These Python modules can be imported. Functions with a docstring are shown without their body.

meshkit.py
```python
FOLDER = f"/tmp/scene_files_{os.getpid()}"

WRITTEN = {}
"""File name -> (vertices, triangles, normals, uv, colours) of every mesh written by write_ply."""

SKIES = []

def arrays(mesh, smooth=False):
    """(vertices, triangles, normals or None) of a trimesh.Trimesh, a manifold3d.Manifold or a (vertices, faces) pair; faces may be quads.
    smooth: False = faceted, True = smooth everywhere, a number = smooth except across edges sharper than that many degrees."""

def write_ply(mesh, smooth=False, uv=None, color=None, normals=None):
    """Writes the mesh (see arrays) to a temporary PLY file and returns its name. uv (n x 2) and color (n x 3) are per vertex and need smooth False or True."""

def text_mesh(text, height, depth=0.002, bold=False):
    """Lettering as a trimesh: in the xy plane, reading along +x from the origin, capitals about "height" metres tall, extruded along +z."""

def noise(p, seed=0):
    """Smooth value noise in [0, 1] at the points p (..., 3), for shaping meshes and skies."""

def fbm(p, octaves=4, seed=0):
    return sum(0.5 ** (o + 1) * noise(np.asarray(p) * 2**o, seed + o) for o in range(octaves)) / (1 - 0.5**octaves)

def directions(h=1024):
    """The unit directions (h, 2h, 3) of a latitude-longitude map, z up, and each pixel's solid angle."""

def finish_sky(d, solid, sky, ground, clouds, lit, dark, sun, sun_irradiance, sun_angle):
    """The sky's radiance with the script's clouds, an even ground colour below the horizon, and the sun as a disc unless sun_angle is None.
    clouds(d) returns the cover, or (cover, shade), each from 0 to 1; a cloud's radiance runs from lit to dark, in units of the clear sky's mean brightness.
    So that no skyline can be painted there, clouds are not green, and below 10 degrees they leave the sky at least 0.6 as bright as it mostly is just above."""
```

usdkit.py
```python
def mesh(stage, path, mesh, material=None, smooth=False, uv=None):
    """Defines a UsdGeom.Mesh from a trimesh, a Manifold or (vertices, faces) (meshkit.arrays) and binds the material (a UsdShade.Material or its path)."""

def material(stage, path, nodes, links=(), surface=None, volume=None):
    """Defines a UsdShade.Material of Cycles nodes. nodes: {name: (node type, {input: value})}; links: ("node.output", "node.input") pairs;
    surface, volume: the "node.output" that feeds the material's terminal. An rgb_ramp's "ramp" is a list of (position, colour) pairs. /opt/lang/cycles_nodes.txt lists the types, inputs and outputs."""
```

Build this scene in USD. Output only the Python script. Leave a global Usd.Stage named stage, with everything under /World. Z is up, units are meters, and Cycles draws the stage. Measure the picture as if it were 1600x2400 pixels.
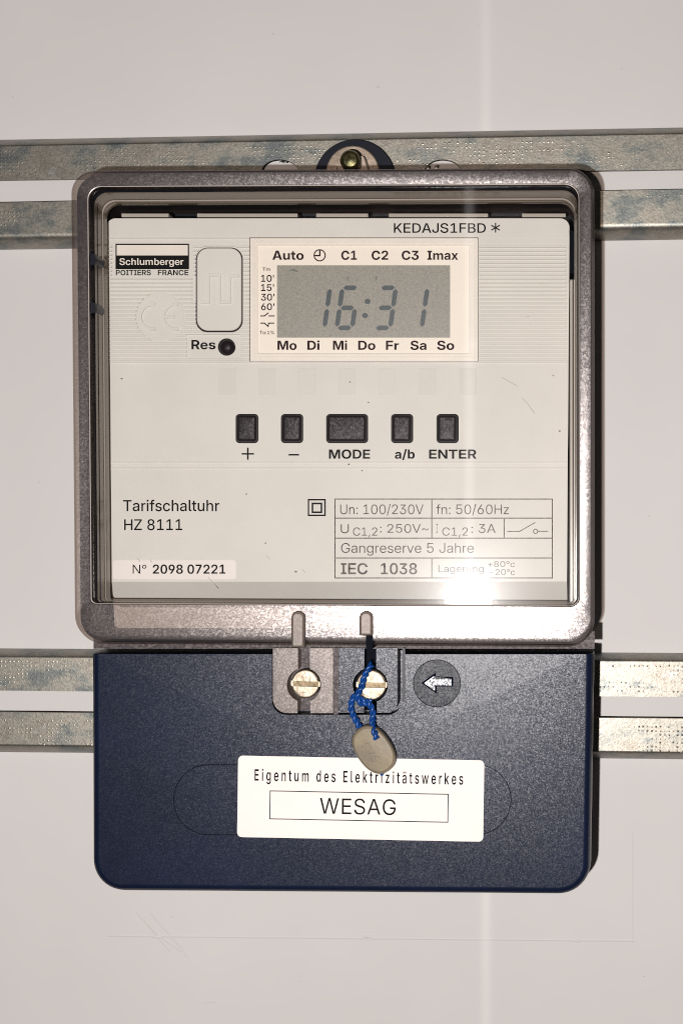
import glob, math, random
import numpy as np, trimesh, usdkit, meshkit
from pxr import Usd, UsdGeom, UsdLux, UsdShade, Gf, Sdf
from shapely import affinity, union_all, box
from shapely.geometry import Polygon, LineString, Point, MultiPolygon
from scipy.interpolate import CubicSpline

random.seed(7); RNG = np.random.default_rng(7)
stage = Usd.Stage.CreateInMemory()
UsdGeom.SetStageUpAxis(stage, 'Z'); UsdGeom.SetStageMetersPerUnit(stage, 1.0)
UsdGeom.Xform.Define(stage, '/World'); UsdGeom.Scope.Define(stage, '/World/Looks')

# ------------------------------------------------------------------ camera, lamp, ambient
# lengths below are millimetres; the wall is the plane y = 0, the camera looks along +y.
FOOT_U, FOOT_V, DIST, DREF, FPX = 1212.0, 1245.0, 390.0, 50.0, 3920.0
CAM = np.array([(FOOT_U - 800) / 10, -(DREF + DIST), (1200 - FOOT_V) / 10])
AIM = np.array([0.0, -DREF, 0.0])
FWD = (AIM - CAM) / np.linalg.norm(AIM - CAM)
RIGHT = np.cross(FWD, [0, 0, 1]); RIGHT /= np.linalg.norm(RIGHT)
UP = np.cross(RIGHT, FWD)
cam = UsdGeom.Camera.Define(stage, '/World/camera')
m = Gf.Matrix4d(*RIGHT, 0, *UP, 0, *(-FWD), 0, *(CAM * .001), 1)
cam.AddTransformOp().Set(m)
cam.CreateHorizontalApertureAttr(36.0); cam.CreateVerticalApertureAttr(54.0)
cam.CreateFocalLengthAttr(FPX * 36 / 1600); cam.CreateClippingRangeAttr((0.02, 50.0))
cam.CreateExposureAttr(0.0)
LAMP_U, LAMP_V, LAMP_L = 932.0, 1500.0, 500.0
lamp = UsdLux.SphereLight.Define(stage, '/World/flash')
lamp.CreateRadiusAttr(0.0026); lamp.CreateNormalizeAttr(True)
lamp.CreateIntensityAttr(1.0); lamp.CreateExposureAttr(0.0)
LAMP_POWER = 3.5
lamp.CreateIntensityAttr(LAMP_POWER); lamp.CreateColorAttr(Gf.Vec3f(1.0, .96, .94))
lamp.AddTranslateOp().Set(Gf.Vec3d((LAMP_U - 800) / 1e4, -LAMP_L / 1000, (1200 - LAMP_V) / 1e4))
LOOKS = {}
def mat(name, nodes, links=(), surface='p.BSDF'):
    LOOKS[name] = usdkit.material(stage, '/World/Looks/' + name, nodes, links, surface=surface)
    return LOOKS[name]
mat('room_glow', {'p': ('background_shader', {'color': (1.0, .93, .88), 'strength': 0.035})}, surface='p.background')
dome = UsdLux.DomeLight.Define(stage, '/World/ambient'); dome.CreateIntensityAttr(1.0)
UsdShade.MaterialBindingAPI.Apply(dome.GetPrim()).Bind(LOOKS['room_glow'])

# ------------------------------------------------------------------ helpers
def P(u, v, d):
    """Point on the plane d mm in front of the wall, seen at (u, v)."""
    u, v = np.asarray(u, float), np.asarray(v, float)
    ray = FWD[None] * FPX + (u.reshape(-1, 1) - 800) * RIGHT[None] + (1200 - v.reshape(-1, 1)) * UP[None]
    t = (-d - CAM[1]) / ray[:, 1:2]
    return CAM[None] + t * ray

COUNT = {}
def path(parent, name):
    n = COUNT.get((parent, name), 0); COUNT[(parent, name)] = n + 1
    return f'{parent}/{name}' + (f'_{n:03d}' if n else '')

def tag(prim, **k):
    for a, b in k.items(): prim.SetCustomDataByKey(a, b)

def obj(parent, name, mesh, material, smooth=False, **data):
    if isinstance(mesh, list): mesh = trimesh.util.concatenate(mesh)
    mesh = mesh.copy(); mesh.vertices = mesh.vertices * .001
    p = path(parent, name)
    g = usdkit.mesh(stage, p, mesh, LOOKS[material], smooth=smooth)
    tag(g.GetPrim(), **data)
    return p

def thing(name, label, category, **k):
    p = path('/World', name)
    x = UsdGeom.Xform.Define(stage, p); tag(x.GetPrim(), label=label, category=category, **k)
    return p

def rr(x0, y0, x1, y1, r, n=8):
    """Rounded rectangle, radii (tl, tr, br, bl); 4 (n + 1) points."""
    r = np.broadcast_to(np.asarray(r, float), (4,)); out = []
    for (cx, cy, a0), q in zip(((x0 + r[0], y0 + r[0], 180), (x1 - r[1], y0 + r[1], 270), (x1 - r[2], y1 - r[2], 0), (x0 + r[3], y1 - r[3], 90)), r):
        a = np.radians(a0 + np.linspace(0, 90, n + 1))
        out.append(np.c_[cx + q * np.cos(a), cy + q * np.sin(a)])
    return np.vstack(out)

def quad(q):
    """Bilinear map of the unit square to the four corners tl, tr, br, bl."""
    q = np.asarray(q, float)
    def f(p):
        s, t = p[:, :1], p[:, 1:]
        return (1 - s) * (1 - t) * q[0] + s * (1 - t) * q[1] + s * t * q[2] + (1 - s) * t * q[3]
    return f

def loft(rings, cap0=True, cap1=True, closed=False, axis_loop=True):
    n = len(rings[0]); v = np.vstack(rings); f = []
    k = len(rings)
    for i in range(k if closed else k - 1):
        a, b = i * n, ((i + 1) % k) * n
        j = np.arange(n); j2 = (j + 1) % n
        f += [np.c_[a + j, a + j2, b + j2], np.c_[a + j, b + j2, b + j]]
    extra = []
    for flag, i in ((cap0, 0), (cap1, k - 1)):
        if flag and not closed:
            c = len(v) + len(extra); extra.append(rings[i].mean(0))
            j = np.arange(n); j2 = (j + 1) % n
            f.append(np.c_[np.full(n, c), i * n + j, i * n + j2])
    if extra: v = np.vstack([v, extra])
    mm = trimesh.Trimesh(v, np.vstack(f), process=False)
    mm.merge_vertices()
    mm.fix_normals()
    return mm

def ring_at(p2, d, dref):
    q = P(p2[:, 0], p2[:, 1], dref); q[:, 1] = -d
    return q

def prism(poly, d0, d1, dref=None, warp=None):
    """A shapely shape in picture units, extruded from depth d0 to d1; its outline is that of the front."""
    dref = d1 if dref is None else dref
    out = []
    for g in getattr(poly, 'geoms', [poly]):
        if g.geom_type != 'Polygon' or g.area < 1e-3: continue
        e = trimesh.creation.extrude_polygon(g, 1.0, engine='earcut')
        v = np.array(e.vertices); uv = v[:, :2]
        if warp is not None: uv = warp(uv)
        w = P(uv[:, 0], uv[:, 1], dref); w[:, 1] = -(d0 + (d1 - d0) * v[:, 2])
        e = trimesh.Trimesh(w, np.array(e.faces)[:, ::-1], process=False); out.append(e)
    return trimesh.util.concatenate(out)

def rbox(x0, y0, x1, y1, r, prof, n=8, cap0=True, warp=None):
    """Rounded block through (inset in picture units, depth) pairs, back to front."""
    dref = prof[-1][1]; rings = []
    for ins, d in prof:
        q = rr(x0 + ins, y0 + ins, x1 - ins, y1 - ins, np.maximum(np.broadcast_to(r, (4,)) - ins, .5), n)
        if warp is not None: q = warp(q)
        rings.append(ring_at(q, d, dref))
    return loft(rings, cap0=cap0)

def disc(cx, cy, prof, n=40, ry=1.0, rot=0.0, dref=None):
    """Stack of circles (radius in picture units, depth)."""
    dref = prof[-1][1] if dref is None else dref
    a = np.linspace(0, 2 * np.pi, n, endpoint=False); rings = []
    for r, d in prof:
        x, y = r * np.cos(a), r * ry * np.sin(a)
        u = cx + x * math.cos(rot) - y * math.sin(rot); v = cy + x * math.sin(rot) + y * math.cos(rot)
        rings.append(ring_at(np.c_[u, v], d, dref))
    return loft(rings)

FONTS = {}
def font(kind, weight):
    from PIL import ImageFont
    if (kind, weight) not in FONTS:
        file = 'Inter.woff2'
        f = ImageFont.truetype(glob.glob('/opt/blender-*/*/datafiles/fonts/' + file)[0], 150)
        f.set_variation_by_axes([14 if kind == 'narrow' else 24, weight])
        FONTS[(kind, weight)] = f
    return FONTS[(kind, weight)]

def glyphs(text, x0, x1, ytop, ybase, weight=500, kind='sans', track=0):
    """Lettering as a shapely shape in picture units, fitted to x0..x1 with capitals from ytop to ybase."""
    from PIL import Image, ImageDraw
    f = font(kind, weight)
    hx = f.getbbox('H', anchor='ls'); cap = -hx[1]
    if track:
        w = sum(f.getlength(c) + track for c in text)
    else:
        w = f.getlength(text)
    im = Image.new('L', (int(w) + 60, 320)); dr = ImageDraw.Draw(im)
    if track:
        x = 20
        for c in text: dr.text((x, 220), c, 255, font=f, anchor='ls'); x += f.getlength(c) + track
    else:
        dr.text((20, 220), text, 255, font=f, anchor='ls')
    on = np.pad(np.asarray(im) > 127, ((0, 0), (1, 1))).astype(np.int8)
    rows, s = np.nonzero(np.diff(on, axis=1) == 1); e = np.nonzero(np.diff(on, axis=1) == -1)[1]
    shape = union_all(box(s, rows, e, rows + 1)).buffer(.8).buffer(-.8).simplify(.8)
    bx0, _, bx1, _ = shape.bounds
    sy = (ybase - ytop) / cap; sx = sy if x1 is None else (x1 - x0) / (bx1 - bx0)
    return affinity.affine_transform(shape, [sx, 0, 0, sy, x0 - sx * bx0, ybase - sy * 220])

def stroke(pts, w, cap=2, join=2):
    return LineString(pts).buffer(w / 2, cap_style=cap, join_style=join)
def frame(x0, y0, x1, y1, w):
    return box(x0, y0, x1, y1).difference(box(x0 + w, y0 + w, x1 - w, y1 - w))
def ell(cx, cy, r, n=24): return Point(cx, cy).buffer(r, quad_segs=n)

def tube(pts, rad, sides=10):
    p = np.asarray(pts, float); t = np.gradient(p, axis=0); t /= np.linalg.norm(t, axis=1, keepdims=True)
    a = np.zeros_like(p); a[0] = np.cross(t[0], [0, 1, 0.2]); a[0] /= np.linalg.norm(a[0])
    for i in range(1, len(p)):
        q = a[i - 1] - t[i] * (a[i - 1] @ t[i]); a[i] = q / np.linalg.norm(q)
    b = np.cross(t, a); ang = np.linspace(0, 2 * np.pi, sides, endpoint=False)
    rings = [p[i] + rad * (np.cos(ang)[:, None] * a[i] + np.sin(ang)[:, None] * b[i]) for i in range(len(p))]
    return loft(rings)

# ------------------------------------------------------------------ materials
def facets(scale, k):
    """Fine moulded grain: every grain of the texture leans its own way."""
    return ({'fv': ('voronoi_texture', {'scale': scale, 'feature': 'f1'}), 'fs': ('vector_math', {'math_type': 'subtract', 'vector2': (.5, .5, .5)}),
             'fm': ('vector_math', {'math_type': 'scale', 'scale': k}), 'fa': ('vector_math', {'math_type': 'add'}), 'fn': ('vector_math', {'math_type': 'normalize'})},
            [('g.position', 'fv.vector'), ('fv.color', 'fs.vector1'), ('fs.vector', 'fm.vector1'), ('fm.vector', 'fa.vector1'), ('g.normal', 'fa.vector2'), ('fa.vector', 'fn.vector1')])
def plastic(name, col, rough=.45, spec=.5, bump=0.0, scale=3000, var=0.0, vscale=40, coat=0, coat_rough=.1, detail=2, col2=None, grain=None):
    nodes = {'g': ('geometry', {}), 'p': ('principled_bsdf', {'base_color': col, 'roughness': rough, 'specular_ior_level': spec, 'coat_weight': coat, 'coat_roughness': coat_rough})}
    links = []
    if bump:
        nodes['n'] = ('noise_texture', {'scale': scale, 'detail': detail, 'roughness': .6})
        nodes['b'] = ('bump', {'strength': 1.0, 'distance': bump})
        links += [('g.position', 'n.vector'), ('n.fac', 'b.height'), ('b.normal', 'p.normal')]
    if grain:
        gn, gl = facets(*grain); nodes.update(gn); links += gl
        links = [x for x in links if x[1] != 'p.normal'] + [('fn.vector', 'p.normal')]
    if var:
        nodes['n2'] = ('noise_texture', {'scale': vscale, 'detail': 5, 'roughness': .65})
        c = np.array(col); c2 = np.array(col2) if col2 is not None else c * (1 + var)
        nodes['r'] = ('rgb_ramp', {'ramp': [(.3, tuple(c * (1 - var))), (.7, tuple(c2))]})
        links += [('g.position', 'n2.vector'), ('n2.fac', 'r.fac'), ('r.color', 'p.base_color')]
    return mat(name, nodes, links)

plastic('beige', (.615, .592, .555), .5, .35, bump=4e-6, scale=2500, var=.035, vscale=60)
plastic('beige_dim', (.592, .568, .53), .48, .35, bump=6e-6, scale=1500, var=.02, vscale=100)
plastic('beige_light', (.72, .665, .60), .4, .4, bump=8e-6, scale=1500, var=.04, vscale=200)
plastic('cream', (.80, .73, .645), .45, .4, var=.02, vscale=80)
plastic('label_white', (.81, .745, .70), .5, .3, var=.02, vscale=70)
plastic('sticker_grey', (.74, .69, .66), .45, .35, var=.025, vscale=90)
plastic('ink', (.004, .0035, .004), .6, .1)
plastic('ink_brown', (.022, .008, .010), .6, .15)
plastic('ink_worn_glare', (.03, .02, .02), .6, .15, var=.4, vscale=1300, col2=(.24, .20, .185))  # patchy paler ink: wear, plus the wash of flash glare painted in
plastic('button', (.013, .0085, .0115), .42, .22, grain=(2600, .12))
plastic('scuff', (.50, .462, .437), .6, .2)
plastic('dust', (.16, .12, .09), .6, .2)
plastic('well', (.006, .005, .006), .6, .2)
plastic('navy', (.0058, .0098, .0275), .32, .23, var=.3, vscale=25, grain=(4600, .10))
plastic('navy_smooth', (.0028, .0042, .011), .4, .22, bump=6e-6, scale=2000)
plastic('navy_matt', (.004, .0062, .016), .36, .17, grain=(4200, .13))
plastic('navy_gloss', (.010, .014, .034), .22, .5, grain=(4000, .08))
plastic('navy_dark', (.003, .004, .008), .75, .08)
plastic('seal_grey', (.23, .195, .155), .5, .4, bump=6e-5, scale=900, var=.25, vscale=170, col2=(.30, .245, .16))
plastic('wire_blue', (.006, .05, .22), .35, .5, var=.3, vscale=300)

def metal(name, ca, cb, rough, bump=2e-5, scale=1500, vscale=60):
    return mat(name, {'g': ('geometry', {}), 'n': ('noise_texture', {'scale': scale, 'detail': 3}), 'b': ('bump', {'distance': bump}),
        'n2': ('noise_texture', {'scale': vscale, 'detail': 5, 'roughness': .7}), 'r': ('rgb_ramp', {'ramp': [(.32, ca), (.68, cb)]}),
        'p': ('principled_bsdf', {'metallic': .9, 'roughness': rough})},
        [('g.position', 'n.vector'), ('n.fac', 'b.height'), ('b.normal', 'p.normal'), ('g.position', 'n2.vector'), ('n2.fac', 'r.fac'), ('r.color', 'p.base_color')])
metal('nickel', (.20, .16, .115), (.46, .39, .31), .48, 1.2e-4, 1100, 350)
metal('slot_metal', (.06, .045, .025), (.22, .17, .11), .5, 5e-5, 1800, 500)
metal('washer_metal', (.20, .155, .12), (.42, .34, .27), .45, 3e-5, 1500, 350)
metal('olive_metal', (.035, .036, .018), (.20, .18, .085), .4, 6e-5, 1500, 500)

# zinc plated rail: olive, grey-green, blue patches, stretched along the rail
mat('zinc', {'g': ('geometry', {}), 'mp': ('mapping', {'scale': (105, 105, 170)}), 'n2': ('noise_texture', {'scale': 1.0, 'detail': 5, 'roughness': .62}),
    'r': ('rgb_ramp', {'ramp': [(.28, (.13, .14, .145)), (.40, (.17, .18, .17)), (.47, (.25, .24, .21)), (.55, (.295, .27, .23)), (.64, (.245, .22, .185)), (.74, (.33, .325, .30))]}),
    'n3': ('noise_texture', {'scale': 1900, 'detail': 3, 'roughness': .75}), 'mx': ('mix_color', {'blend_type': 'overlay', 'fac': .75}),
    'b': ('bump', {'distance': 3.5e-5}),
    'dif': ('principled_bsdf', {'metallic': .85, 'roughness': .43})},
    [('g.position', 'mp.vector'), ('mp.vector', 'n2.vector'), ('n2.fac', 'r.fac'), ('g.position', 'n3.vector'), ('r.color', 'mx.a'), ('n3.fac', 'mx.b'), ('mx.result', 'dif.base_color'),
     ('n3.fac', 'b.height'), ('b.normal', 'dif.normal')], surface='dif.BSDF')

# white coated sheet with a faint vertical streak of reflected flash
mat('wall_white', {'g': ('geometry', {}), 'n': ('noise_texture', {'scale': 9, 'detail': 4, 'roughness': .6}), 'r': ('rgb_ramp', {'ramp': [(.3, (.562, .533, .518)), (.7, (.603, .576, .560))]}),
    'nb': ('noise_texture', {'scale': 900, 'detail': 2}), 'b': ('bump', {'distance': 4e-6}),
    'p': ('principled_bsdf', {'roughness': .55, 'specular_ior_level': .3}),
    't': ('combine_xyz', {'x': 0, 'y': 0, 'z': 1}), 'nn': ('combine_xyz', {'x': -.010, 'y': -1, 'z': 0}),
    'gl': ('glossy_bsdf', {'color': (1, .95, .9), 'roughness': .155, 'anisotropy': -.92, 'distribution': 'ggx'}), 'mx': ('mix_closure', {'fac': .0005})},
    [('g.position', 'n.vector'), ('n.fac', 'r.fac'), ('r.color', 'p.base_color'), ('g.position', 'nb.vector'), ('nb.fac', 'b.height'), ('b.normal', 'p.normal'),
     ('t.vector', 'gl.tangent'), ('nn.vector', 'gl.normal'), ('p.BSDF', 'mx.closure1'), ('gl.BSDF', 'mx.closure2')], surface='mx.closure')

# smoky clear plastic, frosted (cover frame, tab) and clear (window)
def smoky(name, col, tint, clear, rough, bump, scale, ior=1.5):
    mat(name, {'g': ('geometry', {}), 'n': ('noise_texture', {'scale': scale, 'detail': 3, 'roughness': .6}), 'b': ('bump', {'distance': bump}),
        'p': ('principled_bsdf', {'base_color': col, 'roughness': rough, 'ior': ior, 'specular_ior_level': 1.0}), 't': ('transparent_bsdf', {'color': tint}), 'mx': ('mix_closure', {'fac': clear})},
        [('g.position', 'n.vector'), ('n.fac', 'b.height'), ('b.normal', 'p.normal'), ('p.BSDF', 'mx.closure1'), ('t.BSDF', 'mx.closure2')], surface='mx.closure')
def frosted(name, col, tint, clear, rough, grain, ior=1.5):
    gn, gl = facets(*grain)
    mat(name, {'g': ('geometry', {}), **gn, 'p': ('principled_bsdf', {'base_color': col, 'roughness': rough, 'ior': ior, 'specular_ior_level': .9, 'specular_tint': (1.0, .91, .885)}), 't': ('transparent_bsdf', {'color': tint}), 'mx': ('mix_closure', {'fac': clear})},
        gl + [('fn.vector', 'p.normal'), ('p.BSDF', 'mx.closure1'), ('t.BSDF', 'mx.closure2')], surface='mx.closure')
frosted('smoky_frost', (.052, .041, .042), (.90, .82, .765), .62, .29, (3400, .07), 2.1)
plastic('glint_pale', (.42, .37, .335), .3, .6)  # pale tone that paints the bright edge lines of the cover
frosted('rib_smoke', (.18, .15, .125), (.7, .6, .55), .2, .42, (2300, .05), 1.4)
frosted('smoky_dark', (.06, .048, .052), (.62, .55, .52), .25, .45, (2300, .2), 1.3)
smoky('smoky_clear', (.25, .195, .145), (.72, .63, .55), .35, .2, 1e-5, 500)
frosted('smoky_tab', (.15, .122, .108), (.75, .68, .62), .4, .36, (3600, .07))
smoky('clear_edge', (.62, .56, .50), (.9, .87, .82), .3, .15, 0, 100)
mat('window_clear', {'f': ('fresnel', {'IOR': 1.5}), 't': ('transparent_bsdf', {'color': (.95, .94, .925)}),
    'nn': ('combine_xyz', {'x': -.004, 'y': -1, 'z': .010}), 'g': ('geometry', {}), **facets(1700, .0025)[0], 'gl': ('glossy_bsdf', {'color': (1, 1, 1), 'roughness': .03, 'distribution': 'ggx'}), 'tg': ('combine_xyz', {'x': 0, 'y': 0, 'z': 1}),
    'gs': ('glossy_bsdf', {'color': (1, 1, 1), 'roughness': .16, 'anisotropy': -.94, 'distribution': 'ggx'}), 'gw': ('glossy_bsdf', {'color': (1, 1, 1), 'roughness': .19, 'distribution': 'ggx'}), 'aw': ('mix_closure', {'fac': .055}), 'ad': ('mix_closure', {'fac': .009}), 'mx': ('mix_closure', {})},
    [x if x[0] != 'g.normal' else ('nn.vector', x[1]) for x in facets(1700, .0025)[1]] + [('tg.vector', 'gs.tangent'), ('fn.vector', 'gl.normal'), ('nn.vector', 'gs.normal'), ('nn.vector', 'gw.normal'), ('gl.BSDF', 'aw.closure1'), ('gw.BSDF', 'aw.closure2'), ('aw.closure', 'ad.closure1'), ('gs.BSDF', 'ad.closure2'), ('f.fac', 'mx.fac'), ('t.BSDF', 'mx.closure1'), ('ad.closure', 'mx.closure2')], surface='mx.closure')
mat('lcd', {'g': ('geometry', {}), 'n': ('noise_texture', {'scale': 2600, 'detail': 3, 'roughness': .8}), 'r': ('rgb_ramp', {'ramp': [(.3, (.165, .155, .132)), (.7, (.325, .305, .265))]}),
    'p': ('principled_bsdf', {'roughness': .4})}, [('g.position', 'n.vector'), ('n.fac', 'r.fac'), ('r.color', 'p.base_color')])
mat('lcd_segment', {'g': ('geometry', {}), 'n': ('noise_texture', {'scale': 2600, 'detail': 3, 'roughness': .8}), 'r': ('rgb_ramp', {'ramp': [(.3, (.012, .024, .032)), (.7, (.040, .060, .074))]}),
    'p': ('principled_bsdf', {'roughness': .4})}, [('g.position', 'n.vector'), ('n.fac', 'r.fac'), ('r.color', 'p.base_color')])
plastic('lcd_faint', (.12, .135, .115), .4, .4)

# ------------------------------------------------------------------ wall
w = P([-700, 2300, 2300, -700], [-700, -700, 3100, 3100], 0)
wall = thing('wall', 'pale grey white coated sheet wall behind the meter', 'wall')
stage.RemovePrim(wall); COUNT.clear()
wall = obj('/World', 'wall', trimesh.Trimesh(w, [[0, 1, 2], [0, 2, 3]], process=False), 'wall_white', label='pale grey white coated sheet behind rails and time switch', category='wall', kind='structure')
# pressed crease under the time switch, with three small bright nicks, and a faint upright joint at the right
def ridge(pts, wpx, h):
    p = np.array(pts, float); t = np.gradient(p, axis=0); t /= np.linalg.norm(t, axis=1, keepdims=True); n = np.c_[-t[:, 1], t[:, 0]]
    out = []
    for s, d in ((-1, -.02), (0, h), (1, -.02)):
        q = P(*(p + n * s * wpx / 2).T, 0); q[:, 1] = -d; out.append(q)
    k = len(p); v = np.vstack(out); f = []
    for i in range(2):
        j = np.arange(k - 1); a = i * k + j; b = a + k
        f += [np.c_[a, a + 1, b + 1], np.c_[a, b + 1, b]]
    mm = trimesh.Trimesh(v, np.vstack(f), process=False)
    return mm
obj(wall, 'crease', ridge(np.c_[np.linspace(250, 1490, 40), np.linspace(2194, 2206, 40)], 7, .10), 'wall_white', smooth=20)
for x, y in ((366, 2197), (860, 2196), (1352, 2206)):
    obj(wall, 'nick', disc(x, y, [(14, -.05), (12, .08), (5, .14)], 24, ry=.28), 'wall_white', smooth=60)
obj(wall, 'joint', ridge(np.c_[np.full(30, 1482.), np.linspace(1950, 2215, 30)], 4, .05), 'wall_white', smooth=20)

for pts in ([(318, 2139), (372, 2196), (424, 2232)], [(352, 2142), (408, 2205), (440, 2246)], [(345, 2170), (398, 2232)], [(474, 2352), (505, 2351)]):
    obj(wall, 'scratch', prism(stroke(pts, 1.1), -.02, .012), 'scuff')
for x, y, r_ in ((640, 78, 2.2), (886, 203, 2.6), (30, 226, 2), (402, 2150, 1.8), (1520, 1210, 2), (1456, 160, 1.6), (92, 1130, 1.8), (1508, 2290, 2.2), (700, 2300, 1.7), (1120, 60, 1.6)):
    obj(wall, 'speck', prism(affinity.scale(ell(x, y, r_, 4), 1.3, .8), -.02, .02), 'scuff')
# ------------------------------------------------------------------ mounting rails
def rail_edges(v0, v1, d, ext=.22):
    """Two far ends of a straight rail line through (0, v0) and (1600, v1) at depth d."""
    a, b = P([0, 1600], [v0, v1], d)
    return a - (b - a) * ext, b + (b - a) * ext
def sheet(profile, thick=1.5):
    """Bent strip: profile = (v at left, v at right, depth); thickness goes towards the wall side."""
    A = np.array([rail_edges(*p)[0] for p in profile]); B = np.array([rail_edges(*p)[1] for p in profile])
    def inner(Q):
        t = np.gradient(Q, axis=0); n = np.c_[-t[:, 2], t[:, 1]]; n /= np.linalg.norm(n, axis=1, keepdims=True)
        s = np.sign((n[:, 0]).sum()); n *= s if s else 1          # +y is towards the wall
        R = Q.copy(); R[:, 1] += n[:, 0] * thick; R[:, 2] += n[:, 1] * thick; return R
    ra = np.vstack([A, inner(A)[::-1]]); rb = np.vstack([B, inner(B)[::-1]])
    k = 24; rings = [ra + (rb - ra) * s for s in np.linspace(0, 1, k)]
    return loft(rings)
def bend(va, vb, d_top, vs, ve, d_end, n=16):
    """From the flat front at (va, vb) round a bend into a slope that ends at (vs, ve)."""
    out = []
    for s in np.linspace(0, 1, n):
        out.append((va + (vs - va) * s, vb + (ve - vb) * s, d_top + (d_end - d_top) * (s ** 2.3)))
    return out
RD = 7.0
def emboss(vt0, vt1, vb0, vb1, seed, keep):
    """Grid of small pressed points on the rail face, worn away in patches."""
    V, F = [], []; n = 0
    rows = int(round(((vb0 + vb1) - (vt0 + vt1)) / 2 / 9.8)); rg = np.random.default_rng(seed)
    for i in range(rows):
        for u in np.arange(-150, 1760, 10.1):
            s = u / 1600; t = (i + .5) / rows
            v = (1 - t) * (vt0 + (vt1 - vt0) * s) + t * (vb0 + (vb1 - vb0) * s)
            m_ = meshkit.fbm(np.array([u / 130., v / 45., seed * 3.1]), 3, seed)
            if m_ < keep or rg.random() < .3: continue
            c = P(u + rg.normal(0, .5), v + rg.normal(0, .5), RD)[0]
            r = .30 + .08 * rg.random(); h = (.025 + .07 * rg.random()) * min(1, (m_ - keep) * 8 + .35)
            a = np.array([[-r, .03, -r], [r, .03, -r], [r, .03, r], [-r, .03, r], [0, -h, 0]]) + c
            V.append(a); F += [[n, n + 1, n + 4], [n + 1, n + 2, n + 4], [n + 2, n + 3, n + 4], [n + 3, n, n + 4]]; n += 5
    return trimesh.Trimesh(np.vstack(V), F, process=False)
def plate(v0, v1, b0, b1, holes=()):
    """The flat face of a rail with slots cut through."""
    e = 350.0; f = lambda a, b, u: a + (b - a) * u / 1600
    poly = Polygon([(-e, f(v0, v1, -e)), (1600 + e, f(v0, v1, 1600 + e)), (1600 + e, f(b0, b1, 1600 + e)), (-e, f(b0, b1, -e))])
    for h in holes: poly = poly.difference(h)
    return prism(poly, RD - 1.5, RD)
slots = [affinity.scale(ell(x, 400, 1), 42, 27) for x in (655, 1037)]
rail = thing('mounting_rail', 'upper zinc plated mounting rail crossing behind the top of the time switch', 'mounting rail')
# upper flange: rounded top edge, flat face with slots
up = [plate(343, 314, 421, 396, slots), sheet(bend(343, 314, RD - .003, 327, 298, .3))]
obj(rail, 'upper_flange', up, 'zinc', smooth=25)
obj(rail, 'lower_flange', [plate(474, 443, 548, 521), sheet(bend(548, 521, RD - .003, 585, 561, .3, 16))], 'zinc', smooth=25)
obj(rail, 'embossing', emboss(350, 320, 412, 388, 3, .53), 'zinc', kind='stuff')
obj(rail, 'embossing', emboss(484, 452, 550, 520, 8, .47), 'zinc', kind='stuff')
rail = thing('mounting_rail', 'lower zinc plated mounting rail crossing behind the dark blue terminal cover', 'mounting rail')
obj(rail, 'upper_flange', [plate(1543, 1553, 1619, 1634), sheet(bend(1543, 1553, RD - .003, 1520, 1531, .3))], 'zinc', smooth=25)
obj(rail, 'lower_flange', [plate(1670, 1685, 1744, 1762), sheet(bend(1744, 1762, RD - .003, 1763, 1780, .3))], 'zinc', smooth=25)
obj(rail, 'embossing', emboss(1546, 1557, 1612, 1626, 5, .44), 'zinc', kind='stuff')
obj(rail, 'embossing', emboss(1684, 1700, 1748, 1765, 11, .47), 'zinc', kind='stuff')

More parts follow.
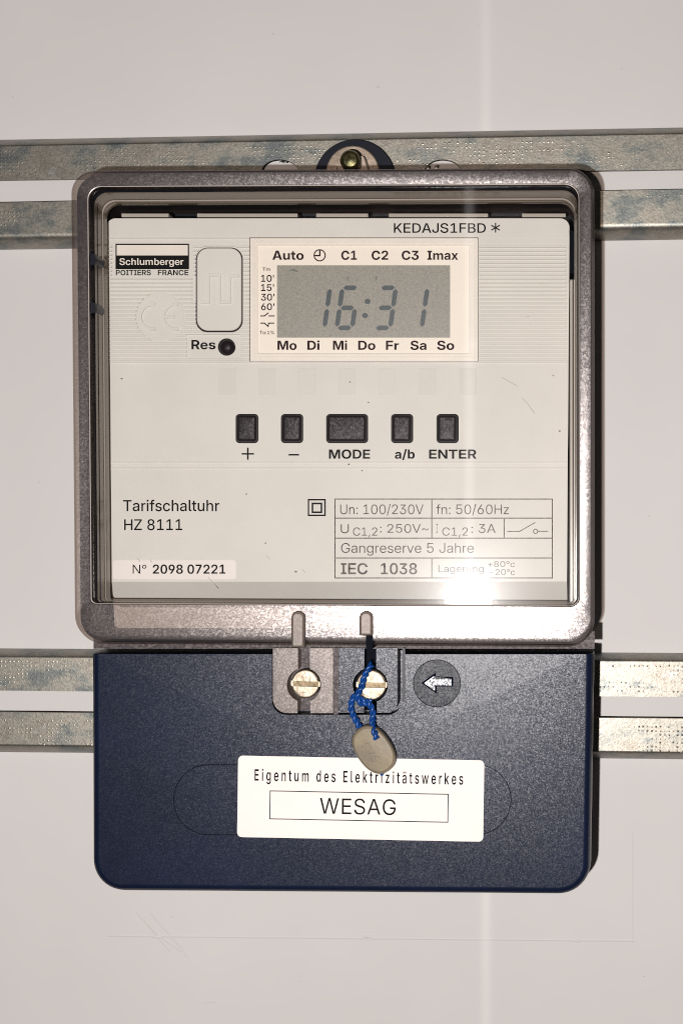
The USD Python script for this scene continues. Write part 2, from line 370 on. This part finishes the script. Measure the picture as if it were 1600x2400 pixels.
# ------------------------------------------------------------------ time switch
ts = thing('time_switch', 'beige electronic tariff time switch under a smoky clear cover with a navy terminal cover', 'time switch')
CQ = quad([(171.5, 403), (1393, 396.5), (1393, 1517), (181, 1509)])
CW, CH = 1217.0, 1113.0
def cover_ring(l, t, r, b, rad, d, n=10, tilt=0, dref=50.2):
    q = rr(l, t, CW - r, CH - b, rad, n) / [CW, CH]
    g = ring_at(CQ(q), d, dref)
    if tilt: g[:, 1] += tilt * (q[:, 1] < .09)
    return g
# base plate with the hanging lug
base = Polygon(CQ(rr(10, 8, CW - 10, CH - 6, (52, 52, 60, 60)) / [CW, CH]))
obj(ts, 'base_plate', prism(base, 7.3, 12.0, 50.2), 'navy_smooth')
lug = ell(831, 421, 95).intersection(box(700, 300, 960, 470))
obj(ts, 'hanging_lug', prism(lug.difference(ell(826, 404, 30)), 7.3, 11.0), 'navy_smooth')
def base_ring(ins, d):
    q = rr(ins[0], ins[1], CW - ins[2], CH - ins[3], np.maximum(np.array([56, 60, 62, 62.]) - ins[0], 6), 10) / [CW, CH]
    return ring_at(CQ(q), d, 45.0)
io, ii = (2.5, 2.5, 2.5, 2.5), (31, 30, 30, 24)
obj(ts, 'base_wall', loft([base_ring(io, 11.9), base_ring(io, 42.0), base_ring((6, 6, 6, 6), 44.0), base_ring((24, 24, 24, 18), 44.0), base_ring(ii, 42.5), base_ring(ii, 11.9)], closed=True), 'navy_smooth', smooth=30)
# cover: smoky frame, closed section running round
R4 = np.array([58, 62, 66, 66.])
secs = [(0, 0, 11.5), (0, 0, 44.5), (.8, 1, 47.2), (3, 6, 49.0), (7, 14, 50.0), (12, 24, 50.2)]
rings = [cover_ring(a, a, a, b, R4 - a, d, dref=46.0) for a, b, d in secs]
rings.append(cover_ring(31, 31, 34, 93, (34, 36, 24, 14), 50.2, tilt=.35))
rings.append(cover_ring(33, 33, 36, 95, (32, 34, 22, 12), 49.8, tilt=.35))
rings.append(cover_ring(34, 34, 37, 96, (31, 33, 21, 11), 45.0))
rings.append(cover_ring(30, 30, 30, 60, (40, 40, 40, 40), 12.5))
frame_mesh = loft(rings, closed=True)
cover = obj(ts, 'cover', frame_mesh, 'smoky_frost', smooth=28)
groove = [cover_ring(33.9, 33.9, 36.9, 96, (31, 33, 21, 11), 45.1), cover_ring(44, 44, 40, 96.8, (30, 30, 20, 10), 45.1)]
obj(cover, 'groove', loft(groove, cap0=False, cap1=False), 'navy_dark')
wsec = [(41, 41, 39, 96, 45.0), (40.5, 41, 39, 96, 47.0), (41.5, 42, 40, 96.2, 47.2), (42.5, 44, 41, 96.3, 46.5), (43, 47, 42, 96.4, 40.5), (44, 49, 43, 96.5, 40.0), (45.5, 52, 44, 96.5, 39.8), (46, 52.6, 44, 96.5, 36.6), (44, 48, 42, 96.4, 36.4), (41.5, 43, 40, 96.2, 36.6)]
obj(cover, 'side_wall', loft([cover_ring(l_, t_, r_, b_, (32, 34, 20, 10), d_) for l_, t_, r_, b_, d_ in wsec], closed=True), 'smoky_clear', smooth=25)
lip_glint = [(33.2, 33.2, 36.2, 95.2, 50.0), (33.2, 33.2, 36.2, 95.2, 50.35), (34.3, 34.3, 37.3, 96.3, 50.3), (34.3, 34.3, 37.3, 96.3, 49.9)]  # thin pale ring added for the highlight line along the rim
obj(cover, 'lip_glint', loft([cover_ring(a_, b_, c_, e_, (32, 34, 22, 12), d_) for a_, b_, c_, e_, d_ in lip_glint], closed=True), 'glint_pale', smooth=30)
lip_glint = [(43.6, 47.6, 42.2, 96.45, 40.1), (43.6, 47.6, 42.2, 96.45, 40.7), (45, 50, 43, 96.5, 40.5), (45, 50, 43, 96.5, 40.0)]  # second pale ring, a highlight line put into its colour
obj(cover, 'lip_glint', loft([cover_ring(a_, b_, c_, e_, (32, 34, 20, 10), d_) for a_, b_, c_, e_, d_ in lip_glint], closed=True), 'glint_pale', smooth=30)
win = cover_ring(34.6, 34.6, 37.6, 96.6, (31, 33, 21, 11), 48.9)
obj(cover, 'window', loft([win, win + [0, 0, 0]], cap0=False, cap1=True) if False else trimesh.Trimesh(np.vstack([win, win.mean(0)]), [[i, (i + 1) % len(win), len(win)] for i in range(len(win))], process=False), 'window_clear')
# ribs on the frosted band
for x0, x1, y1 in ((681, 714, 1519), (841, 873, 1491)):
    obj(cover, 'rib', rbox(x0, 1433, x1, y1, (15, 15, 3, 3), [(0, 49.0), (0, 51.0), (2, 51.8), (6, 52.2)]), 'rib_smoke', smooth=30)
# flange under the cover
obj(cover, 'flange', prism(box(219, 1480, 1393, 1521), 30, 38.0), 'smoky_dark')
obj(cover, 'rib_channel_shade', prism(box(857, 1489, 873, 1521), 38, 51.0), 'navy_dark')  # dark strip standing in for the shaded notch below the rib
# two catches seen through the side of the cover, then a dark gap piece
for y in (606, 720):
    obj(ts, 'catch_and_gap', disc(208, y, [(18, 40), (18, 47), (15, 48)], ry=1.05), 'navy_smooth', smooth=30)
obj(ts, 'catch_and_gap', prism(Polygon([(1334, 536), (1354, 548), (1352, 640), (1336, 640)]), 28, 34), 'navy_dark')  # dark piece added to paint the black gap at the right

obj(ts, 'guide_strip', prism(box(1336, 655, 1341, 1414), 28, 38), 'clear_edge')
obj(ts, 'guide_strip', prism(box(1344, 655, 1349, 1414), 28, 40), 'clear_edge')
# ------------------------------------------------------------------ faceplate
FD = 32.0
fq = Polygon(np.vstack([rr(249, 511, 1334, 900, (22, 22, 0.5, 0.5))[:18], [(1328, 1363), (257, 1364)]]))
body = prism(fq, 14, FD)
a = P([257, 1328], [1364, 1363], FD); b = P([266, 1329], [1418, 1418], 27.0); c = P([270, 1372], [1503, 1508], 24.0)
va = np.vstack([a, b, c]); vb_ = va.copy(); vb_[:, 1] = -14
wedge = trimesh.Trimesh(np.vstack([va, vb_]), [[0, 1, 3], [0, 3, 2], [2, 3, 5], [2, 5, 4], [0, 2, 8], [0, 8, 6], [2, 4, 10], [2, 10, 8], [1, 7, 9], [1, 9, 3], [3, 9, 11], [3, 11, 5]], process=False)
face = obj(ts, 'faceplate', [body, wedge], 'beige')
PF = FD + .03
def ink(parent, shape, d=FD, material='ink', name='lettering', warp=None, **k):
    return obj(parent, name, prism(shape, d - .02, d + .045, warp=warp), material, **k)
# fine horizontal ribs left and right of the display
keep_out = union_all([box(262, 556, 452, 652), Polygon(rr(458, 576, 569, 779, 28)), ell(375, 742, 58), box(437, 784, 563, 838), box(450, 646, 470, 710)])
for k in range(29):
    y = 575.5 + k * 9.45
    strip = box(253, y, 584, y + 4).union(box(1122, y, 1326, y + 4))
    for g in getattr(strip.difference(keep_out), 'geoms', [strip]):
        if g.area > 20: obj(face, 'ridge', prism(g, FD - .05, FD + .62), 'beige')
for y in (556, 847, 1081.5, 1095):
    obj(face, 'line', prism(box(252, y, 1330 if y > 600 else 584, y + 3), FD - .05, FD + .4), 'beige')
obj(face, 'line', prism(box(1122, 552, 1330, 554), FD - .05, FD + .12), 'beige')
# maker's plate
ink(face, frame(270.5, 570.5, 443, 630, 3).union(box(270.5, 598, 443, 630)), name='logo_frame')
obj(face, 'logo_field', prism(box(273.5, 573.5, 440, 598), FD - .02, FD + .02), 'beige_light')
obj(face, 'lettering', prism(glyphs('Schlumberger', 280, 430, 604.5, 620.5, 620), FD, FD + .075), 'beige_light', label='maker name in pale letters on black')
ink(face, glyphs('POITIERS', 271.5, 353.5, 632, 644.5, 680)); ink(face, glyphs('FRANCE', 370, 441.5, 632, 644.5, 680))
# CE disc with raised letters
ced = obj(face, 'emblem', disc(375.5, 742, [(56, FD - .05), (56, FD + .16), (54.5, FD + .22)], 48), 'beige', smooth=20)
def arc(cx, cy, r, a0, a1, w, n=28):
    t = np.radians(np.linspace(a0, a1, n)); return LineString(np.c_[cx + r * np.cos(t), cy + r * np.sin(t)]).buffer(w / 2, cap_style=2)
ce = union_all([arc(357, 742, 29, 78, 282, 7.5), arc(411, 742, 29, 78, 282, 7.5), box(384, 738.5, 408, 745.5)])
obj(face, 'emblem', prism(ce, FD + .2, FD + .75), 'beige', label='raised CE mark')
# battery door with raised pulse symbol
door = obj(ts, 'battery_door', rbox(461.5, 581, 565.5, 774.5, 26, [(0, FD - .5), (0, FD + .45), (1.2, FD + .6)], 10), 'beige', smooth=30)
obj(ts, 'door_gap', prism(Polygon(rr(459, 579.5, 569, 778.5, 28, 10)).difference(Polygon(rr(461.5, 581, 565.5, 774.5, 26, 10))), FD - .3, FD + .015), 'ink_brown')
pulse = LineString([(471, 708), (488, 708), (488, 644), (514, 644), (514, 708), (538, 708), (538, 646), (557, 646)]).buffer(3.2, cap_style=1, join_style=1)
obj(door, 'pulse_symbol', prism(pulse, FD + .55, FD + 1.1), 'beige')
# reset button
ink(face, glyphs('Res', 448.5, 505, 796.5, 818, 720))
obj(ts, 'button_well', disc(531, 813, [(20.5, FD - .4), (20.5, FD + .02)], 36), 'well')
obj(ts, 'reset_button', disc(531, 812.5, [(18.5, FD - .2), (18.5, FD + .5), (14, FD + 1.2), (6, FD + 1.5)], 36), 'button', smooth=50)
# display
disp = obj(ts, 'display_bezel', prism(Polygon(rr(586, 557.5, 1119, 846, 2)).difference(box(603, 574, 1099, 828)), FD - .1, FD + .9), 'beige_light')
obj(ts, 'display_gap', prism(frame(584.5, 556, 1120.3, 847.3, 1.5), FD - .1, FD + .03), 'ink_brown')
obj(disp, 'bezel_lip', [prism(frame(592, 563.5, 1112.5, 839, 4), FD + .8, FD + 1.15)], 'beige_light')
lab = obj(ts, 'display_label', prism(box(603.5, 574.5, 1098.5, 827.5).difference(box(649, 621, 1054.5, 791)), FD - .1, FD + .3), 'cream')
DL = FD + .3
for s, x0, x1 in (('Auto', 638, 711.5), ('C1', 799.5, 836), ('C2', 870.5, 909.5), ('C3', 941, 981), ('Imax', 1001, 1073)):
    ink(lab, glyphs(s, x0, x1, 587, 608.3, 720), DL, 'ink_brown')
clock = union_all([ell(748.8, 597.8, 14.3).difference(ell(748.8, 597.8, 11.6)), box(747.6, 584, 750.8, 600), box(737, 596.9, 750.8, 600)])
ink(lab, clock, DL, 'ink_brown', name='clock_symbol')
for s, x0, x1, y0, y1, wt in (('Tm', 615, 633, 626.5, 634, 600), ("10'", 611.6, 642, 644, 660, 600), ("15'", 611.6, 642, 665.5, 681.5, 600), ("30'", 611.6, 643, 688, 704, 600), ("60'", 611.6, 643, 710.5, 726.3, 600), ('To:1%', 608, 642.5, 775, 782.8, 560)):
    ink(lab, glyphs(s, x0, x1, y0, y1, wt), DL, 'ink_brown')
ink(lab, stroke([(610, 740), (619.5, 740), (629, 732.5)], 2.6).union(stroke([(629, 740), (643.5, 740)], 2.6)), DL, 'ink_brown', name='switch_symbol')
ink(lab, stroke([(610, 757), (619.5, 757), (628, 764.5), (629.5, 757), (642.6, 757)], 2.6), DL, 'ink_brown', name='switch_symbol')
for s, x0, x1 in (('Mo', 650, 695), ('Di', 720, 748.5), ('Mi', 780, 813), ('Do', 839, 879.5), ('Fr', 904, 934.5), ('Sa', 961.5, 999), ('So', 1024, 1064)):
    ink(lab, glyphs(s, x0, x1, 798.3, 819.6, 720), DL, 'ink_brown')
lcd = obj(ts, 'display_screen', prism(box(647, 619, 1057, 793), FD - .2, FD + .02), 'lcd')
def seg_digit(on, x, yt, yb, wd, th, slant=.115):
    ym = (yt + yb) / 2; t = th / 2; g = 2.2; L = {}
    def hor(y): return Polygon([(x + g + t, y - t), (x + wd - g - t, y - t), (x + wd - g, y), (x + wd - g - t, y + t), (x + g + t, y + t), (x + g, y)])
    def ver(xx, a, b): return Polygon([(xx - t, a + g + t), (xx, a + g), (xx + t, a + g + t), (xx + t, b - g - t), (xx, b - g), (xx - t, b - g - t)])
    L = dict(a=hor(yt), g=hor(ym), d=hor(yb), f=ver(x, yt, ym), b=ver(x + wd, yt, ym), e=ver(x, ym, yb), c=ver(x + wd, ym, yb))
    s = union_all([L[k] for k in on])
    return affinity.skew(s, xs=-math.degrees(math.atan(slant)), origin=(x, yb))
for on, x in (('bc', 724), ('afgecd', 789), ('abgcd', 878), ('bc', 952)):
    obj(lcd, 'digit', prism(seg_digit(on, x, 674, 768, 36, 11, .14), FD + .01, FD + .06), 'lcd_segment')
obj(lcd, 'colon', prism(union_all([affinity.scale(ell(861, 706, 1), 7, 6), affinity.scale(ell(855, 739, 1), 7, 6)]), FD + .01, FD + .06), 'lcd_segment')
obj(lcd, 'faint_marker', prism(Polygon([(672, 636), (688, 629), (698, 635), (697, 637), (684, 634)]), FD + .01, FD + .05), 'lcd_faint')
obj(lcd, 'faint_marker', prism(box(813, 648, 816, 658).union(box(880, 646, 883, 656)), FD + .01, FD + .05), 'lcd_faint')
# type code
ink(face, glyphs('KEDAJS1FBD', 922.5, 1138, 522.5, 545, 520))
star = union_all([affinity.rotate(box(1159.4, 521.5, 1162.2, 544.5), a_, origin=(1160.8, 533)) for a_ in (0, 60, 120)])
ink(face, star, name='star')
# seven blank key fields
for x0, x1 in ((512.5, 552), (606, 645.5), (699.5, 739), (793, 832.5), (887, 927), (981.5, 1021), (1076, 1116)):
    obj(face, 'blank_field', rbox(x0, 863, x1, 925, 1.5, [(0, FD - .1), (0, FD + .08), (.5, FD + .1)], 3), 'beige_dim')
# five keys
for x0, x1, s, l, r_, wt in ((552, 605.5, '+', 0, 0, 0), (658, 710.5, '-', 0, 0, 0), (764, 862.5, 'MODE', 770.5, 867, 620), (916, 968, 'a/b', 925, 971.5, 650), (1022.5, 1074.5, 'ENTER', 1005, 1116, 620)):
    obj(ts, 'button_well', prism(Polygon(rr(x0, 970, x1, 1038.5, 9)), FD - .3, FD + .02), 'well')
    obj(ts, 'button', rbox(x0 + 1.5, 971.5, x1 - 4.5, 1034.5, 7, [(0, FD - .2), (0, FD + 1.5), (1, FD + 1.9), (4, FD + 2.2), (8, FD + 2.3)], 5), 'button', smooth=35)
    if l: ink(face, glyphs(s, l, r_, 1053.5, 1075, wt + 80))
ink(face, union_all([box(566, 1061.8, 595, 1065.4), box(578.8, 1049, 582.4, 1077.5)]), label='plus sign')
ink(face, box(676, 1064, 700.5, 1067.6), label='minus sign')
# names and ratings
ink(face, glyphs('Tarifschaltuhr', 288.5, 514, 1172, 1198, 500)); ink(face, glyphs('HZ 8111', 291, 427, 1217, 1242.5, 500))
ink(face, frame(721, 1169.5, 763, 1209.5, 3.4).union(frame(730, 1178, 755, 1202.5, 4)), name='insulation_symbol')
tb = [frame(783.5, 1168.5, 1295, 1356, 2.4)]
for y in (1214.5, 1261.5, 1308): tb.append(box(784, y - 1.2, 1294, y + 1.2))
for x, y0, y1 in ((1011.6, 1169, 1261.5), (1181, 1214.5, 1261.5), (1011.6, 1308, 1356)): tb.append(box(x - 1.2, y0, x + 1.2, y1))
ink(face, union_all(tb), name='rating_table', material='ink_worn_glare')
for s, x0, x1, y0, y1, wt in (('Un: 100/230V', 797, 992, 1182.5, 1205, 380), ('fn: 50/60Hz', 1022, 1192, 1182.5, 1205, 380), ('U', 798, 817, 1228.5, 1249.5, 380), ('C1,2', 827, 884, 1236.5, 1255.5, 380), (':', 890, 894, 1228.5, 1248, 380), ('250V~', 907, 1004, 1228.5, 1248.7, 380),
        ('I', 1022, 1025, 1228, 1249, 380), ('C1,2', 1036, 1096, 1236.5, 1255.5, 380), (': 3A', 1104, 1161, 1228.5, 1249, 380), ('Gangreserve 5 Jahre', 799, 1110, 1273, 1295.8, 380), ('IEC', 798.5, 861, 1320, 1346, 640), ('1038', 892, 977, 1320, 1346, 620),
        ('Lagerung', 1027, 1133, 1325, 1341, 380), ('+80°c', 1143, 1206, 1315.5, 1329, 400), ('-20°c', 1148, 1206, 1334, 1348, 400)):
    ink(face, glyphs(s, x0, x1, y0, y1, wt), material='ink_worn_glare')
ink(face, union_all([stroke([(1187.5, 1245.5), (1217, 1245.5), (1254, 1224.5)], 2), ell(1254.5, 1245.3, 6).difference(ell(1254.5, 1245.3, 4)), box(1260.5, 1244.3, 1284, 1246.3)]), name='contact_symbol', material='ink_worn_glare')
for x, y, r_ in ((285, 887, 2.4), (1237, 740, 2.2), (1311, 1010, 2.6), (817, 1088, 2.6), (622, 1273, 2.2), (848, 1103, 2), (693, 1340, 3), (577, 1158, 2.2), (863, 943, 2), (820, 895, 2.2), (1296, 880, 1.8)):
    obj(face, 'speck', prism(affinity.scale(ell(x, y, r_ * .8, 4), 1.2, .8), FD, FD + .16), 'dust')
for pts in ([(1223, 932), (1236, 946), (1253, 970)], [(1175, 884), (1212, 905)], [(487, 1352), (510, 1380)], [(624, 1302), (632, 1311)], [(320, 1308), (327, 1314), (326, 1318)], [(352, 1312), (356, 1319)], [(708, 1335), (716, 1342)]):
    obj(face, 'scratch', prism(stroke(pts, 1.8), FD, FD + .14), 'scuff')
# serial number sticker
st = obj(ts, 'serial_sticker', rbox(264.5, 1313, 553, 1357.5, 8, [(0, FD - .05), (0, FD + .1)], 6), 'sticker_grey')
ink(st, glyphs('N°', 311, 343, 1324, 1344.6, 380), FD + .1); ink(st, glyphs('2098 07221', 358, 528, 1323.5, 1344.8, 650), FD + .1)
# pale ledge pieces above the faceplate
for x0, x1 in ((285, 395), (462, 697), (741, 862), (911, 1143), (1223, 1325)):
    obj(ts, 'ledge', prism(box(x0, 500, x1, 508), 18, 27.0), 'clear_edge')

# ------------------------------------------------------------------ terminal cover
TQ = quad([(219, 1528), (1393, 1528), (1384, 2094.5), (221, 2086)]); TW, TH = 1168.0, 562.0
def tring(ins, d, top=0):
    q = rr(ins, top, TW - ins, TH - ins, (2, 2, max(76 - ins, 8), max(76 - ins, 8)), 10) / [TW, TH]
    return ring_at(TQ(q), d, 36.0)
tc_solid = loft([tring(0, 7.5), tring(0, 35.0), tring(1.5, 37.0, .6), tring(6, 38.8, 1.2), tring(13, 39.7, 2), tring(22, 40.0, 3)])
rec = prism(Polygon(rr(637, 1490, 942, 1676, (1, 1, 34, 34))), 31.0, 45.0, 40.0)
def fixed(mm):
    mm.merge_vertices(); mm.fix_normals(); return mm
tc_solid = trimesh.boolean.difference([fixed(tc_solid), fixed(rec)], engine='manifold')
tc = obj(ts, 'terminal_cover', tc_solid, 'navy', smooth=28)
# screw pads
def pad(x0, x1, r, sx, sy, d0, d1, hole):
    p = Polygon(rr(x0, 1519, x1, 1671, r)).difference(ell(sx, sy, hole)).difference(box(sx - 14, 1500, sx + 14, sy)).difference(box(sx - 15, sy, sx + 15, 1700))
    return [prism(p, d0, d1, 40.0), prism(Polygon(rr(x0, 1519, x1, 1671, r)), d0 - 1.5, d0 + .2, 40.0)][:1]
obj(tc, 'screw_pad', pad(794, 931, (1, 1, 26, 1), 868, 1606, 34, 40.4, 41), 'navy')
obj(cover, 'screw_tab', pad(640.5, 781, (2, 1, 1, 34), 713, 1605, 34.5, 40.8, 40), 'smoky_tab')
obj(cover, 'tab_wall', prism(box(781.5, 1519, 793, 1675), 32, 40.6, 40.6), 'smoky_dark')
obj(tc, 'recess_rim', prism(Polygon(rr(700, 1519, 949, 1684, (1, 1, 42, 1))).difference(Polygon(rr(690, 1500, 942.5, 1676.5, (1, 1, 34, 1)))).intersection(box(942, 1500, 1000, 1645)), 39, 40.6), 'navy_smooth')
obj(tc, 'pad_floor_shade', prism(Polygon(rr(793.5, 1500, 932, 1671, (1, 1, 26, 1))), 31.5, 34.0, 40.0), 'navy_dark')  # floor coloured near black to put the recess shade in
obj(cover, 'tab_floor', prism(Polygon(rr(641, 1519, 781, 1671, (2, 1, 1, 34))), 32.5, 34.4, 40.0), 'smoky_dark')
# screws
def screw(cx, cy, r, d, nm, tilt):
    head = disc(cx, cy, [(r, d - 3), (r, d - .6), (r - 2, d - .15), (r - 5, d)], 40)
    sl = prism(affinity.rotate(box(cx - 60, cy - 6.5, cx + 60, cy + 6.5), tilt), d - 1.1, d + 1, d)
    s = trimesh.boolean.difference([fixed(head), fixed(sl)], engine='manifold')
    p = obj(ts, nm, s, 'nickel', smooth=30)
    obj(p, 'slot', prism(affinity.rotate(box(cx - r + 5, cy - 6.2, cx + r - 3, cy + 6.2), tilt), d - 1.3, d - .8, d), 'slot_metal')
screw(714.5, 1603.5, 34, 40.3, 'screw', 2)
screw(869.5, 1606, 36, 40.9, 'screw', 1)
# arrow emblem
obj(tc, 'emblem_disc', prism(ell(1023.5, 1602, 54.5), 39.9, 40.02), 'navy_matt')
obj(tc, 'emblem_ring', prism(ell(1023.5, 1602, 56).difference(ell(1023.5, 1602, 54.2)), 39.9, 40.03), 'navy_dark')
arrow = Polygon([(985, 1602), (1021, 1576), (1021, 1587), (1062, 1587), (1062, 1611), (1023, 1611), (1023, 1628)])
def bevel(poly, d0, d1, ins):
    a_ = np.array(poly.exterior.coords)[:-1]; n_ = len(a_)
    q = poly.buffer(-ins, join_style=2); b_ = np.array(q.exterior.coords)[:-1]
    # match each outer corner with its nearest inner corner
    bb = np.array([b_[np.argmin(((b_ - p_) ** 2).sum(1))] for p_ in a_])
    o, i_ = ring_at(a_, d0, d1), ring_at(bb, d1, d1); v = np.vstack([o, i_]); f = []
    for k in range(n_):
        j = (k + 1) % n_; f += [[k, j, n_ + j], [k, n_ + j, n_ + k]]
    side = trimesh.Trimesh(v, f, process=False)
    return [side, prism(q, d1 - .05, d1)]
obj(tc, 'arrow', bevel(arrow, 39.9, 40.9, 4.5), 'navy_gloss')
# engraved outline behind the owner's label, its shade and bright edge painted as strips
ol = Polygon(rr(407, 1793, 1197, 1957, 82, 16))
obj(tc, 'outline', prism(ol.exterior.buffer(1.1), 39.9, 40.04), 'navy_dark')
obj(tc, 'outline', prism(ol.buffer(-1.8).exterior.buffer(.9), 39.9, 40.12), 'navy_gloss')
# owner's label
lw = lambda q: np.c_[q[:, 0] - .0136 * (q[:, 1] - 1771.4), q[:, 1] + .0194 * (q[:, 0] - 558)]
own = obj(ts, 'owner_label', rbox(558, 1771.4, 1134.5, 1962.5, 11, [(0, 39.95), (0, 40.2)], 6, warp=lw), 'label_white')
ink(own, glyphs('Eigentum des Elektrizitätswerkes', 597, 1085.5, 1802.5, 1829.5, 600, 'narrow', track=38), 40.2, warp=lw, label='owner line in narrow black letters')
ink(own, glyphs('WESAG', 751, 928.5, 1867.4, 1903.8, 400, track=6), 40.2, warp=lw, label='large word in a printed box')
ink(own, frame(633, 1851.8, 1052, 1919.3, 2), 40.2, name='printed_box', warp=lw)

# ------------------------------------------------------------------ hanging screw in the lug
hs = thing('fixing_screw', 'dull metal fixing screw with washer in the navy hanging lug above the cover', 'screw')
obj(hs, 'washer', disc(826, 403, [(63, 10.9), (63, 12.2), (60, 12.6)], 48), 'washer_metal', smooth=30)
hexa = Polygon([(826 + 44 * math.cos(t), 396 + 46 * math.sin(t)) for t in np.radians(np.arange(12, 372, 60))])
obj(hs, 'nut', bevel(hexa, 12.5, 17.5, 5) + [prism(hexa, 12.4, 12.9)], 'washer_metal')
obj(hs, 'bolt_end', disc(820, 374, [(24, 14), (24, 22.3), (20, 23.0), (15, 22.2), (4, 22.4)], 32), 'olive_metal', smooth=30)

# ------------------------------------------------------------------ seal
seal = thing('wire_seal', 'grey lead seal hanging on twisted blue wire from the right terminal screw', 'seal')
def strand(pts, rad=4.5, pitch=30, off=3.9):
    q = np.vstack([P(u, v, d) for u, v, d in pts]); L = np.r_[0, np.cumsum(np.linalg.norm(np.diff(q, axis=0), axis=1))]
    cs = CubicSpline(L, q); n = int(L[-1] / .25) + 8; s = np.linspace(0, L[-1], n); c = cs(s); t = cs(s, 1); t /= np.linalg.norm(t, axis=1, keepdims=True)
    a = np.cross(t, [0, 1, 0.01]); a /= np.linalg.norm(a, axis=1, keepdims=True); b = np.cross(t, a); ph = s * 10 / pitch * 2 * np.pi
    return [tube(c + off / 10 * (np.cos(ph + k)[:, None] * a + np.sin(ph + k)[:, None] * b), rad / 10, 9) for k in (0, np.pi)]
obj(seal, 'wire', strand([(868, 1556, 38.5), (864, 1569, 41.2), (853, 1588, 42.2), (846, 1612, 42.6), (838, 1630, 42.6), (842, 1645, 42.6), (857, 1650, 42.4), (868, 1640, 42.2)]), 'wire_blue', smooth=60)
obj(seal, 'wire', strand([(840, 1626, 42.2), (827, 1637, 42.0), (822, 1655, 42.0), (826, 1673, 41.8), (836, 1692, 42.2), (846, 1714, 43.0)]), 'wire_blue', smooth=60)
obj(seal, 'wire', strand([(846, 1640, 42.6), (862, 1648, 42.6), (872, 1664, 42.4), (873, 1688, 42.6), (876, 1712, 45.4), (882, 1732, 46.2)]), 'wire_blue', smooth=60)
obj(seal, 'wire', tube(np.vstack([P(893, 1806, 42.0), P(897, 1812, 42), P(893, 1817, 41.8)]), .4), 'wire_blue', smooth=60)
a = np.linspace(0, 2 * np.pi, 56, endpoint=False)
def seal_ring(k, d, grow=0):
    x = (61 * k) * np.sign(np.cos(a)) * np.abs(np.cos(a)) ** .88; y = (42.5 * k) * np.sign(np.sin(a)) * np.abs(np.sin(a)) ** .84
    r_ = math.radians(55); u = 875 + x * math.cos(r_) - y * math.sin(r_); v = 1758.5 + x * math.sin(r_) + y * math.cos(r_)
    q = ring_at(np.c_[u, v], d, 45.0)
    q[:, 1] -= (u - 875) * .012 + (v - 1758) * -.008       # the disc hangs a little turned
    return q
disc_m = loft([seal_ring(.9, 40.9), seal_ring(.99, 41.5), seal_ring(1, 42.2), seal_ring(1, 44.2), seal_ring(.97, 45.0), seal_ring(.9, 45.3), seal_ring(.88, 45.0), seal_ring(.5, 45.2), seal_ring(.05, 45.25)])
dsc = obj(seal, 'seal_disc', disc_m, 'seal_grey', smooth=35)
def worn(pts, w=3.2):
    g = stroke(pts, w, 1, 1); g = affinity.rotate(g, 55, origin=(0, 0)); g = affinity.translate(g, 868, 1765)
    return g
marks = union_all([worn([(-34, 9), (-31, -8)]), worn([(-25, 8), (-20, 10), (-16, 5), (-24, -3), (-20, -9), (-14, -7)]), worn([(-6, -8), (-2, 9), (6, -7)]), worn([(13, 8), (22, 9), (24, 3), (14, -2), (16, -9), (25, -8)]), worn([(32, 8), (33, -6)])])
mk = prism(marks, 45.0, 45.8, 45.0); c_ = mk.vertices
mk.vertices = np.c_[c_[:, 0], c_[:, 1] - ((c_[:, 0] * 10 + 800 - 875) * .012 + (1200 - c_[:, 2] * 10 - 1758) * -.008), c_[:, 2]]
obj(dsc, 'worn_stamp', mk, 'seal_grey')
